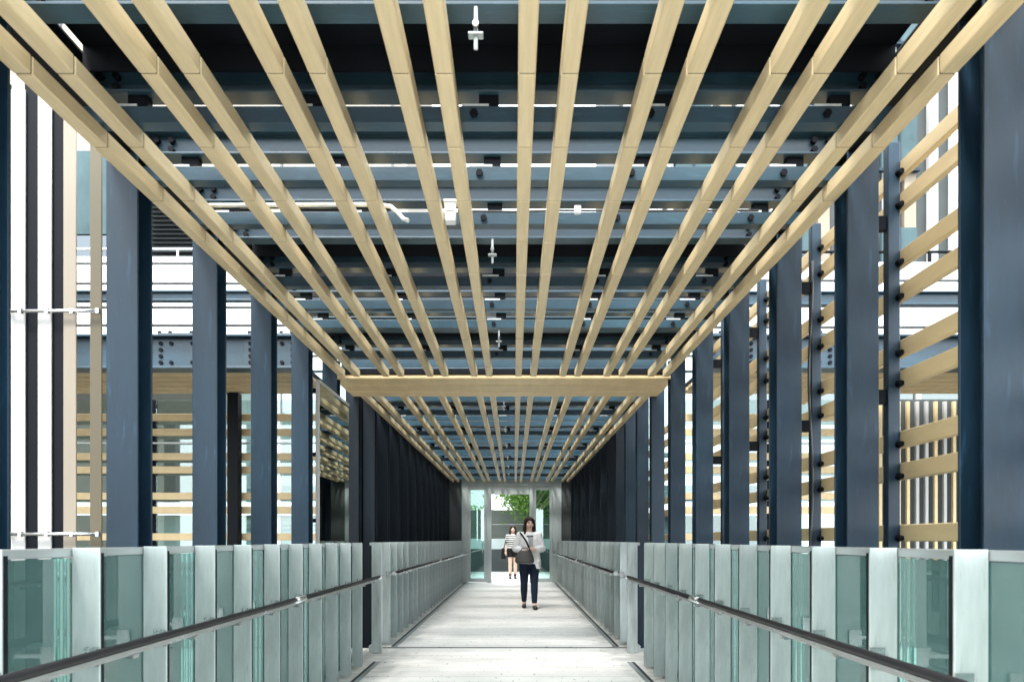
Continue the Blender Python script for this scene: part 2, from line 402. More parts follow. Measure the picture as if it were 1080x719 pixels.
m = MB(); m.prism([(a + 7.74, b + 2.935) for a, b in isec(.14, .34)], 'x', -1.66, 1.66); tag(m.build('crossing_beam', M['roofsteel'], bevel=.003), 'deep blue steel beam above the tan crossing soffit', 'beam')
m = MB(); m.box(-1.66, 1.66, 7.82, 8.6, 3.20, 3.22); tag(m.build('roof_plate', M['steel_dark']), 'black roof plate above the tan crossing soffit', 'plate')
def gallery_beam(x0, x1, y, z, h, w, lab, splices):
    o = empty('gallery_beam', (x0, y, z), lab, 'beam')
    m = MB(); m.prism(isec(w, h, .018, .012), 'x', 0, x1 - x0); m.build('beam_section', M['roofsteel'], o, bevel=.003)
    for sx in splices:
        q = sx - x0
        m = MB(); m.box(q - .27, q + .27, -.018, -.007, .03, h - .03); m.box(q - .2, q + .2, -w / 2 + .01, w / 2 - .01, h + .001, h + .014); m.build('splice_plate', M['roofsteel'], o, bevel=.002)
        for bx in (-.2, -.1, .1, .2):
            for bz in (.07, .25): bolt(o, (q + bx, -.036, bz), (q + bx, -.018, bz), .019)
            bolt(o, (q + bx, -.05, h + .014), (q + bx, -.05, h + .04), .017)
        for bx in (-.2, .2):
            for bz in (.13, .19): bolt(o, (q + bx, -.036, bz), (q + bx, -.018, bz), .019)
    return o
gallery_beam(-9, -1.83, 7.22, 2.82, .32, .2, 'blue bolted steel girder above the tan soffit behind the left columns', (-3.05, -2.2))
gallery_beam(1.85, 9, 7.22, 2.82, .32, .2, 'blue bolted steel girder above the tan soffit behind the right columns', (2.9, 2.15))
gallery_beam(1.9, 9, 8.9, 3.95, .16, .12, 'thin pale blue steel beam above the girder on the right', ())
gallery_beam(-9, -1.9, 8.9, 4.0, .12, .10, 'thin pale blue steel beam above the girder on the left', ())

LH = [.034, .334, .49, .784, .933, 1.206, 1.373]
def wing_boards(x0, x1, y, sn):
    src = None
    for i, h in enumerate(sorted(LH, reverse=True)):
        lab = f'horizontal tan board of the {sn} side gallery louvre, {nth(i)} from the top'
        if src is None:
            m = MB(); m.box(x0, x1, -.015, .015, -.04, .04, .004); src = tag(m.build('gallery_board', M['board']), lab, 'board', 'horizontal boards of the side galleries'); src.location = (0, y, EYE + h)
        else: dup(src, (0, y, EYE + h), lab)
wing_boards(-9, -1.95, 8.52, 'left'); wing_boards(2.0, 4.05, 8.52, 'right')
def gallery_glass(x0, x1, y, lab, pitch):
    o = empty('gallery_glazing', ((x0 + x1) / 2, y, 0), lab, 'glazing')
    cx = (x0 + x1) / 2; x = x0
    while x < x1 - .1:
        xe = min(x + pitch, x1)
        m = MB(); m.box(x - cx + .02, xe - cx - .02, -.006, .006, .03, 2.8); m.build('pane', M['glassclear'], o)
        m = MB(); m.box(xe - cx - .018, xe - cx + .018, -.03, .03, .03, 2.8); m.build('mullion', M['steel_dark'], o)
        x = xe
    m = MB()
    for z in (2.30, 1.52, .82): m.box(x0 - cx, x1 - cx, -.042, -.031, z, z + .018)
    m.build('transom', M['whitemetal'], o)
    return o
gallery_glass(-9, -1.95, 8.66, 'clear glazing behind the left side gallery boards', 1.25)
gallery_glass(2.0, 4.05, 8.66, 'clear glazing behind the right side gallery boards', 1.0)
# gallery posts
def gpost(x, y, w, z0, z1, lab, mat='steel_dark'):
    m = MB(); m.box(x - w / 2, x + w / 2, y - w / 2, y + w / 2, z0, z1, .003); return tag(m.build('gallery_post', M[mat]), lab, 'post', 'posts of the side galleries')
gpost(-2.98, 8.36, .12, 0, 2.82, 'black post standing in the left gallery behind the fourth left column')
gpost(-4.45, 7.22, .15, -5, 2.815, 'pale blue post under the left girder beside the tan vertical board', 'steel')
gpost(-6.6, 7.22, .15, -5, 2.815, 'blue post under the left girder behind the white vertical boards', 'steel')
gpost(4.9, 7.22, .15, -5, 2.815, 'blue post under the right girder behind the near right column', 'steel')
# dark end wall + vertical boards on the right gallery
m = MB(); m.box(4.06, 9, 8.70, 8.78, .0, 2.82); tag(m.build('gallery_back_wall', M['darkwall']), 'dark wall behind the vertical boards of the right gallery', 'wall')
src = None
for i in range(18):
    x = 4.16 + i * .105
    lab = f'thin vertical board on the dark right gallery wall, {nth(i)} from the left'
    mt = M['whiteboard'] if i in (5, 6, 8, 11, 13) else M['board']
    m = MB(); m.box(-.018, .018, -.02, .02, .05, 2.78, .003)
    o = m.build('vertical_strip', mt); o.location = (x, 8.63, 0); tag(o, lab, 'board', 'vertical boards of the right gallery')

# ------------------------------------------------------------------ right side louvre: posts and boards along the walkway
BH = [.034, .334, .49, .784, .933, 1.206, 1.373, 1.652, 1.81]
src = None
for i, h in enumerate(sorted(BH, reverse=True)):
    lab = f'long tan louvre board outside the right columns, {nth(i)} from the top'
    if src is None:
        m = MB(); m.box(-.016, .016, 0, 5.4, -.041, .041, .004); src = tag(m.build('louvre_board', M['board']), lab, 'board', 'long louvre boards on the right'); src.location = (2.003, 1.9, EYE + h)
    else: dup(src, (2.003, 1.9, EYE + h), lab)
src = None
for i, h in enumerate(sorted(LH, reverse=True)):
    lab = f'tan louvre board outside the far right columns, {nth(i)} from the top'
    if src is None:
        m = MB(); m.box(-.016, .016, 0, 4.2, -.041, .041, .004); src = tag(m.build('louvre_board', M['board']), lab, 'board', 'far louvre boards on the right'); src.location = (2.003, 8.8, EYE + h)
    else: dup(src, (2.003, 8.8, EYE + h), lab)
src = None
for i, y in enumerate(near_col[:5]):
    lab = f'slim blue louvre post on the right carrying the tan boards, {nth(i)} from the camera'
    loc = (1.955, y + .15, 0)
    if src is None:
        src = empty('louvre_post', loc, lab, 'post', 'slim louvre posts on the right')
        m = MB(); m.box(-.030, .030, 0, .05, -.28, 3.15, .003); m.build('post_shaft', M['steel'], src)
        for z in (EYE + .70, EYE + 1.55, .25):
            m = MB(); m.box(-.148, -.031, .012, .05, z - .035, z + .035, .002); m.build('arm', M['steel_dark'], src)
        for h in BH:
            m = MB(); m.tube([(.022, -.034, EYE + h - .025), (.022, -.001, EYE + h - .025)], [.012, .019], 8); m.build('clip', M['steel_dark'], src)
    else: dup(src, loc, lab)
# black cable down the third post
m = MB(); pts = [(1.90 + .012 * math.sin(z * 5), 4.60, z) for z in [x * .15 - .1 for x in range(21)]]
m.tube(pts, .008, 6); tag(m.build('hanging_cable', M['blackcable']), 'thin black cable hanging down beside the third right column', 'cable')

# ------------------------------------------------------------------ left foreground screen of vertical boards
Y = 4.0
labs = ['white vertical screen board at the left edge, first of the bright three', 'white vertical screen board in the middle of the bright three', 'cream vertical screen board, third of the bright three', 'shaded tan vertical screen board standing alone beside the cream one']
for i, (px, w, mt) in enumerate(((19.5, .075, 'whiteboard'), (47.5, .072, 'whiteboard'), (74, .068, 'cream'), (101.5, .062, 'shaded'))):
    x = .1 + (px - 542) / 800 * Y
    m = MB(); m.box(-w / 2, w / 2, -.005, .005, -4.9, 3.58, .002); o = m.build('screen_board', M[mt]); o.location = (x, Y, 0)
    tag(o, labs[i], 'board', 'vertical boards of the left screen')
dl = ['dark steel flat between the first two white screen boards', 'dark steel flat between the white and cream screen boards', 'dark steel flat beside the cream screen board']
for i, (px, w) in enumerate(((33.5, .088), (60.5, .085), (-4, .13))):
    x = .1 + (px - 542) / 800 * Y
    m = MB(); m.box(-w / 2, w / 2, -.008, .008, -4.9, 3.62); o = m.build('screen_flat', M['steel_dark']); o.location = (x, Y + .018, 0)
    tag(o, dl[i] if i < 2 else 'dark steel flat left of the first white screen board', 'flat bar', 'dark flats of the left screen')
for z, n in ((EYE + 239 / 200, 'upper'), (EYE + 6 / 200, 'lower')):
    m = MB(); m.tube([(.1 - 531 / 200, Y - .035, z), (.1 - 434 / 200, Y - .035, z)], .009, 8)
    for px in (13, 26, 54, 80, 107): m.box(.1 + (px - 542) / 200 - .008, .1 + (px - 542) / 200 + .008, Y - .045, Y - .021, z - .012, z + .012)
    tag(m.build('screen_rod', M['stainless']), f'{n} thin steel rod tying the vertical screen boards together', 'rod', 'screen rods')

# ------------------------------------------------------------------ side glass panel on the left
o = empty('glass_screen', (-1.63, 6.67, 0), 'tall reflective glass panel with white front edge bracketed to the left columns', 'glass panel')
m = MB(); m.box(-.008, .008, .03, 1.24, .05, 2.60); m.build('pane', M['glassmirror'], o)
m = MB(); m.box(-.016, .016, 0, .029, .05, 2.615, .002); m.build('edge_frame', M['whiteboard'], o)
m = MB(); m.box(-.014, .014, .03, 1.24, 2.601, 2.625); m.build('top_frame', M['frame'], o)
for z in (2.52, 1.96, 1.38):
    m = MB(); m.box(-.10, -.010, -.022, .01, z - .018, z + .018, .003); m.build('arm', M['steel_dark'], o)

# ------------------------------------------------------------------ railings
def railing(sx, sn, part, y0, y1, fins):
    end = 'in front of the crossing' if part == 'near' else 'behind the crossing up to the doors'
    o = empty('railing', (sx * 1.37, y0, 0), f'pale steel and glass railing on the {sn} side {end}', 'railing', 'railings along the walkway')
    X = lambda a, b: sorted((sx * a - sx * 1.37, sx * b - sx * 1.37))
    src = None
    for y in fins:
        if src is None:
            m = MB(); a, b = X(1.32, 1.415); m.box(a, b, 0, .010, .025, 1.183, .002)
            src = m.build('fin', M['fin'], o); src.location = (0, y - y0, 0)
            m = MB(); a, b = X(1.322, 1.336); m.box(a, b, .0105, .034, .03, 1.165, .002)
            m.build('stiffener', M['steel_dark'], src)
        else:
            c = dup(src, (0, y - y0, 0), parent=o)
    a, b = X(1.418, 1.43)
    ys = fins
    for q in range(0, len(fins) - 1, 2):
        e = ys[min(q + 2, len(ys) - 1)]
        m = MB(); m.box(a, b, ys[q] - y0 + .012, e - y0 - .002, .07, 1.148); m.build('glass_pane', M['glass'], o)
    a, b = X(1.4165, 1.462); m = MB(); m.box(a, b, 0, y1 - y0, 1.15, 1.181, .003); m.build('cap_rail', M['caprail'], o)
    a, b = X(1.4165, 1.47); m = MB(); m.box(a, b, 0, y1 - y0, -.02, .068, .003); m.build('base_rail', M['fin'], o)
    # handrail in lengths joined by stainless sleeves
    hx = sx * 1.205 - sx * 1.37; hz = .853
    br = [y0, 4.62, y1] if part == 'near' else [y0, y0 + 5.2, y1]
    for a, b in zip(br, br[1:]):
        h = MB(); h.tube([(hx, a - y0 + .1, hz), (hx, b - y0 - .1, hz)], .0135, 12); hr = h.build('handrail', M['grip'], o)
        h = MB(); h.box(hx - .008, hx + .008, a - y0 + .1, b - y0 - .1, hz - .034, hz - .0130, .002); h.build('underside_strip', M['stainless'], hr)
    for a in br:
        h = MB(); lo = max(0, a - y0 - .1); hi = min(y1 - y0, a - y0 + .1); h.tube([(hx, lo, hz - .006), (hx, hi, hz - .006)], .020, 12); h.build('sleeve', M['stainless'], o)
    src = None
    for y in fins:
        if src is None:
            h = MB(); h.box(min(hx, 0) if sx < 0 else hx, 0, 0, 1, 0, 1) if False else None
            x0_, x1_ = sorted((hx, sx * 1.319 - sx * 1.37))
            h.box(x0_, x1_, -.004, .004, hz - .048, hz - .0345); h.box(hx - .010, hx + .010, -.02, .02, hz - .048, hz - .0342)
            xi = sx * 1.319 - sx * 1.37; a, b = sorted((xi, xi + sx * .05)); h.box(a, b, -.010, -.001, hz - .075, hz - .010)
            src = h.build('rail_bracket', M['stainless'], o); src.location = (0, y - y0, 0)
        else: dup(src, (0, y - y0, 0), parent=o)
    return o
for sx, sn in SIDES:
    railing(sx, sn, 'near', .4, 7.46, [.6 + .5 * i for i in range(14)])
    railing(sx, sn, 'far', 8.2, 21.44, [8.72 + .5 * i for i in range(26)])
    m = MB(); a, b = sorted((sx * 1.31, sx * 1.42)); m.box(a, b, 8.10, 8.135, .004, 1.183, .003)
    tag(m.build('end_post', M['fin']), f'pale flat end post where the {sn} railing restarts after the crossing', 'post', 'railing end posts')

# ------------------------------------------------------------------ conduits, junction box, pipe between slats
m = MB(); y = 4.02
pts = [(-1.60, y, 2.98), (-.75, y, 2.985), (-.62, y, 2.985), (-.55, y - .01, 2.97), (-.51, y - .03, 2.93), (-.48, y - .06, 2.885), (-.45, y - .07, 2.87)]
m.tube(pts, .011, 10); tag(m.build('conduit', M['cable']), 'thick pale conduit curving down between the ceiling slats', 'conduit')
o = empty('junction_box', (-.233, 3.98, 2.97), 'small pale grey junction box between two ceiling slats', 'junction box')
m = MB(); m.box(-.028, .028, -.03, .03, -.10, .0, .005); m.build('box_body', M['whitemetal'], o)
m = MB(); m.box(-.034, .034, -.035, .035, .0, .012, .002); m.box(-.02, .02, -.034, -.030, -.045, -.02); m.build('lid', M['cable'], o)
m = MB(); m.tube([(-.2, 4.03, 2.955), (.1, 4.03, 2.952), (.35, 4.03, 2.958), (.8, 4.03, 2.955), (1.4, 4.03, 2.958)], .006, 6)
tag(m.build('ceiling_cable', M['blackcable']), 'thin black cable strung across above the ceiling slats', 'cable')
m = MB(); m.box(.42, .455, 4.005, 4.03, 2.935, 2.975, .002); tag(m.build('cable_clip', M['whitemetal']), 'tiny white clip on the black ceiling cable', 'clip')
m = MB(); m.tube([(-1.545, 1.6, 2.935), (-1.545, 3.2, 2.93), (-1.54, 7.5, 2.935)], .011, 8)
tag(m.build('service_pipe', M['blackcable']), 'dark service pipe running between the leftmost pair of ceiling slats', 'pipe')

# ------------------------------------------------------------------ far doors
D = 21.52
o = empty('glass_entrance', (0, D, 0), 'grey framed glass entrance with an open middle at the far end', 'entrance')
F = lambda px: .1 + (px - 542) * D / 800
Zp = lambda py: EYE + (569 - py) * D / 800
m = MB(); m.box(F(487), F(592), -.06, .06, Zp(512), Zp(507) + .35, .004); m.build('header', M['frame'], o)
m = MB()
for a, b in ((487, 493.5), (513.5, 518.3), (558.5, 562.5), (582.5, 592)): m.box(F(a), F(b), -.05, .05, 0, Zp(512) - .002, .004)
m.build('jamb', M['frame'], o)
for a, b, z0 in ((493.6, 513.4, .02), (562.6, 582.4, .02)):
    f = MB(); x0, x1 = F(a), F(b)
    f.box(x0, x0 + .075, -.03, .03, z0, Zp(512.1), .003); f.box(x1 - .075, x1, -.03, .03, z0, Zp(512.1), .003)
    f.box(x0 + .0755, x1 - .0755, -.03, .03, z0, z0 + .10, .003); f.box(x0 + .0755, x1 - .0755, -.03, .03, Zp(512.1) - .12, Zp(512.1), .003)
    leaf = f.build('door_leaf', M['frame'], o)
    f = MB(); f.box(x0 + .076, x1 - .076, -.005, .005, z0 + .101, Zp(512.1) - .121); f.build('pane', M['glassdoor'], leaf)
    f = MB(); hx_ = x1 - .12 if a < 540 else x0 + .12; f.tube([(hx_, -.06, .85), (hx_, -.06, 1.25)], .014, 8); f.box(hx_ - .008, hx_ + .008, -.06, -.031, .9, .92); f.box(hx_ - .008, hx_ + .008, -.06, -.031, 1.18, 1.2); f.build('handle', M['stainless'], leaf)
f = MB(); f.box(F(518.4), F(558.4), -.03, .03, Zp(521), Zp(512) - .003, .003); f.build('transom', M['frame'], o)
# side walls that close the end of the walkway
for sx, sn in SIDES:
    m = MB(); a, b = sorted((sx * 1.5, sx * 3.6)); a, b = (a, F(487) - .003) if sx < 0 else (F(592) + .003, b)
    m.box(a, b, D - .04, D + .3, 0, 3.6); tag(m.build('end_wall', M['darkwall']), f'dark wall on the {sn} of the glass entrance', 'wall', 'walls beside the entrance')

# terrace beyond the doors
o = empty('terrace_wall', (0, 29, 0), 'grey banded wall standing on the terrace behind the doors', 'wall')
m = MB(); m.box(-3.2, 1.5, 0, .3, 0, .85, .01); m.build('plinth', M['darkwall'], o)
m = MB(); m.box(-3.2, 1.5, .02, .3, .853, 1.25, .01); m.build('band', M['greypale'], o)
m = MB(); m.box(-3.2, 1.5, .04, .3, 1.253, 1.80, .01); m.box(-3.2, 1.5, .04, .3, 1.81, 2.35, .01); m.build('upper_panel', M['greywall'], o)
m = MB(); m.box(-14, 14, 48, 54, -5, 14); tag(m.build('office_building', M['white']), 'plain white building in the distance behind the terrace trees', 'building')

def tree(x, y, z0, h, cr, lab, n, seed, low):
    rnd = random.Random(seed)
    o = empty('tree', (x, y, z0), lab, 'tree', 'trees beyond the doors')
    t = MB(); t.tube([(0, 0, 0), (.04, 0, h * .25), (-.03, .03, h * .5), (0, 0, h * .9)], [.13, .11, .08, .02], 9)
    tips = []
    for i in range(14):
        a = rnd.uniform(0, 6.28); zz = h * rnd.uniform(low, .8); L = cr * rnd.uniform(.6, 1.0)
        e = (L * math.cos(a), L * math.sin(a), zz + L * rnd.uniform(.05, .6)); mid = (e[0] * .5, e[1] * .5, zz + (e[2] - zz) * .6)
        t.tube([(0, 0, zz), mid, e], [.045, .03, .01], 6); tips += [e, mid, tuple((p + q) / 2 for p, q in zip(e, mid))]
    t.build('trunk', M['bark'], o)
    c = bmesh.new()
    for i in range(n):
        tp = rnd.choice(tips); s_ = .34
        p = Vector((tp[0] + rnd.gauss(0, s_), tp[1] + rnd.gauss(0, s_), tp[2] + rnd.gauss(0, s_ * .7)))
        q = Matrix.Rotation(rnd.uniform(0, 6.28), 3, 'Z') @ Matrix.Rotation(rnd.gauss(0, .7), 3, 'X') @ Matrix.Rotation(rnd.gauss(0, .5), 3, 'Y')
        l = rnd.uniform(.05, .10); w = l * .45
        vs = [c.verts.new(p + q @ Vector(v)) for v in ((0, -l, 0), (w, 0, .012), (0, l, -.01), (-w, 0, .012))]
        c.faces.new(vs)
    me = bpy.data.meshes.new('crown'); c.to_mesh(me); c.free(); me.materials.append(M['leaf'])
    co = bpy.data.objects.new('crown', me); COL.objects.link(co); co.parent = o
tree(.95, 28.2, -.05, 4.2, 1.45, 'leafy green tree before the grey terrace wall in the open doorway', 8000, 3, .52)
tree(2.3, 30.5, -.2, 4.2, 1.5, 'leafy green tree behind the right glass door leaf', 7000, 5, .12)
tree(-2.6, 33, -.2, 4.0, 1.2, 'smaller green tree behind the left glass door leaf', 3000, 9, .4)

# ------------------------------------------------------------------ neighbouring buildings
def clad_building(name, x0, x1, y0, ztop, lab, lines, glass_z):
    o = empty(name, ((x0 + x1) / 2, y0, -5), lab, 'building')
    cx = (x0 + x1) / 2; Z = lambda z: z + 5
    grnd = random.Random(11)
    # low glazed storeys
    m = MB(); m.box(x0 - cx, x1 - cx, .5, 8, 0, Z(glass_z)); m.build('core', M['greypale'], o)
    for lo, hi in ((-4.8, -1.6), (-1.3, 1.75), (2.05, glass_z - .2)):
        x = x0
        while x < x1 - .2:
            xe = min(x + 1.6, x1)
            f = MB(); f.box(x - cx + .06, xe - cx - .06, .12, .14, Z(lo), Z(hi)); f.build('window_pane', M['glassdark' if grnd.random() < .3 else 'glassfacade'], o)
            x = xe
        f = MB(); x = x0
        while x < x1 + .1: f.box(x - cx - .05, x - cx + .05, .04, .2, Z(lo), Z(hi)); x += 1.6
        f.build('mullion', M['whiteboard'], o)
        f = MB(); f.box(x0 - cx, x1 - cx, 0, .45, Z(hi) + .002, Z(hi) + .298, .01); f.build('floor_band', M['white'], o)
    # clad parapet bands with open joints
    zs = [glass_z + .12] + lines + [ztop]
    for a, b in zip(zs, zs[1:]):
        f = MB(); f.box(x0 - cx, x1 - cx, 0, .12, Z(a) + .03, Z(b) - .03, .006); f.build('cladding_band', M['white'], o)
    f = MB(); f.box(x0 - cx + .01, x1 - cx - .01, .13, .4, Z(glass_z) + .01, Z(ztop) - .03); f.build('joint_backing', M['darkwall'], o)
    return o, cx, Z
YB = 17.0; zz = lambda py: EYE + (569 - py) * YB / 800
o, cx, Z = clad_building('clad_building', -18, -2.6, YB, zz(269), 'white clad building with a dark louvre window behind the left columns', [zz(p) for p in (343, 324, 314, 299, 278)], 5.2)
m = MB(); m.box(-18 - cx, -2.6 - cx, 2.2, 8, Z(5.3), Z(16)); m.build('setback_wall', M['creamwall'], o)
for q in range(11):
    m = MB(); m.box(-17 + q * 1.4 - cx, -17 + q * 1.4 + .05 - cx, 2.15, 2.199, Z(5.4), Z(16)); m.build('pilaster', M['bluegrey'], o)
for a, b in ((-9.0, -6.3), (-5.6, -3.0)):
    m = MB(); m.box(a - cx, b - cx, 2.02, 2.19, Z(6), Z(10.2))
    m.build('louvre_backing', M['darkwall'], o)
    m = MB(); q = 6.05
    while q < 10.1:
        m.prism([(1.90, Z(q)), (2.01, Z(q) + .03), (2.01, Z(q) + .05), (1.90, Z(q) + .02)], 'x', a - cx, b - cx); q += .11
    m.build('louvre_blades', M['steel_dark'], o)
for a, b in ((-11.4, -10.1), (-14.6, -12)):
    m = MB(); m.box(a - cx, b - cx, 2.1, 2.19, Z(8.9), Z(11)); m.build('window_pane', M['tealwindow'], o)
    m = MB(); m.box(a - cx, b - cx, 2.1, 2.19, Z(7.1), Z(8.86)); m.build('spandrel', M['bluegrey'], o)
    m = MB(); m.box(a - cx - .08, a - cx, 2.05, 2.19, Z(7), Z(11)); m.box(b - cx, b - cx + .08, 2.05, 2.19, Z(7), Z(11)); m.box(a - cx - .08, b - cx + .08, 2.05, 2.19, Z(7), Z(7.09)); m.build('window_frame', M['steel'], o)
m = MB(); m.tube([(-18 - cx, .6, zz(252) + 5), (-2.6 - cx, .6, zz(252) + 5)], .035, 8)
x = -17.5
while x < -2.6: m.tube([(x - cx, .6, Z(zz(269))), (x - cx, .6, zz(252) + 5)], .03, 8); x += 1.4
m.build('roof_railing', M['whitemetal'], o)

o, cx, Z = clad_building('panel_building', 2.8, 20, YB, zz(275), 'white building with narrow vertical panels behind the right louvre boards', [zz(p) for p in (345, 318, 296)], 5.2)
m = MB(); m.box(2.8 - cx, 20 - cx, 2.5, 8, Z(5.3), Z(20)); m.build('dark_backing', M['darkwall'], o)
x = 2.9; rnd = random.Random(4); m = MB(); c2 = MB()
while x < 20:
    w = rnd.choice((.15, .22, .3, .42)); (m if rnd.random() < .62 else c2).box(x - cx, x + w - cx, 2.3, 2.48, Z(6.2), Z(20), .01); x += w + rnd.choice((.13, .2, .34))
m.build('vertical_panels', M['white'], o); c2.build('cream_panels', M['tanpanel'], o)
for a in (4.2, 6.9, 9.4, 12.6, 15.5):
    for b in (7.4, 10.6, 13.8):
        f = MB(); f.box(a - cx, a + .9 - cx, 2.18, 2.28, Z(b), Z(b + 1.7)); wf = f.build('window_pane', M['tealwindow'], o)
        f = MB(); f.box(a - .07 - cx, a + .97 - cx, 2.16, 2.285, Z(b) - .07, Z(b) - .002); f.box(a + .42 - cx, a + .48 - cx, 2.15, 2.179, Z(b), Z(b + 1.7)); f.build('window_frame', M['steel'], wf)
m = MB(); m.tube([(2.8 - cx, .6, zz(255) + 5), (20 - cx, .6, zz(255) + 5)], .035, 8)
x = 3.0
while x < 20: m.box(x - cx - .03, x - cx + .03, .57, .63, Z(zz(275)), zz(255) + 5); x += .45
m.build('roof_railing', M['steel_dark'], o)
# buildings behind the camera and beyond, seen only in glass
m = MB(); m.box(-22, -14, -14, 10, -5, 9); tag(m.build('street_building', M['creamwall']), 'cream building standing to the far left of the walkway', 'building')

# ------------------------------------------------------------------ people
skin = varied('skin', (.70, .48, .39), .5, 0, .06, 8, spec=.4)
cl = lambda n, c, r=.85, **k: varied(n, c, r, 0, .12, 14, bump=.3, bscale=160, spec=.2, **k)
C = {'hair': varied('dark_hair', (.022, .012, .009), .62, 0, .4, 40, (4, 4, .4), .4, 120, .2),
     'black': cl('black_cloth', (.012, .012, .013)), 'denim': cl('dark_denim', (.012, .019, .040)),
     'blouse': cl('white_cotton', (.86, .86, .86)), 'grey': cl('grey_jersey', (.45, .48, .50)), 'shoe': varied('black_leather', (.012, .012, .012), .35),
     'bag': varied('grey_leather', (.055, .055, .052), .5, 0, .2, 10), 'lip': varied('lip', (.42, .13, .12), .4), 'eye': varied('eye', (.012, .009, .008), .15), 'white_eye': varied('sclera', (.7, .7, .68), .3)}
def stripe_mat():
    m, nt, b = new_mat('striped_jersey'); N = nt.nodes; L = nt.links
    tc = N.new('ShaderNodeTexCoord'); sp = N.new('ShaderNodeSeparateXYZ'); L.new(tc.outputs['Object'], sp.inputs[0])
    a = N.new('ShaderNodeMath'); a.operation = 'MULTIPLY'; a.inputs[1].default_value = 1 / .062; L.new(sp.outputs['Z'], a.inputs[0])
    f = N.new('ShaderNodeMath'); f.operation = 'FRACT'; L.new(a.outputs[0], f.inputs[0])
    g_ = N.new('ShaderNodeMath'); g_.operation = 'GREATER_THAN'; g_.inputs[1].default_value = .55; L.new(f.outputs[0], g_.inputs[0])
    mx = N.new('ShaderNodeMix'); mx.data_type = 'RGBA'; mx.inputs['A'].default_value = (.68, .68, .66, 1); mx.inputs['B'].default_value = (.015, .016, .02, 1)
    L.new(g_.outputs[0], mx.inputs['Factor']); L.new(mx.outputs['Result'], b.inputs['Base Color']); b.inputs['Roughness'].default_value = .85
    return m
C['stripe'] = stripe_mat()

def hand(m, w, d, sx):
    """palm and five fingers from wrist w along direction d, thumb on the inner side"""
    w = Vector(w); d = Vector(d).normalized(); side = d.cross(Vector((0, -1, .2))).normalized(); nrm = side.cross(d).normalized()
    pc = w + d * .045
    for t in (-.024, -.008, .008, .024): m.tube([w + side * t * .7, w + d * .04 + side * t, w + d * .08 + side * t], [.014, .015, .012], 8)
    for t, L in ((-.028, .055), (-.009, .072), (.010, .078), (.029, .066)):
        b0 = w + d * .078 + side * t; b1 = b0 + (d * .8 + nrm * -.45).normalized() * L * .5; b2 = b1 + (d * .35 + nrm * -.9).normalized() * L * .5
        m.tube([b0, b1, b2], [.0095, .0088, .007], 7)
    b0 = w + d * .025 + side * .028; b1 = b0 + (d * .6 + side * .8).normalized() * .04; b2 = b1 + (d * .9 + side * .1 - nrm * .4).normalized() * .032
    m.tube([b0, b1, b2], [.012, .0105, .008], 7)

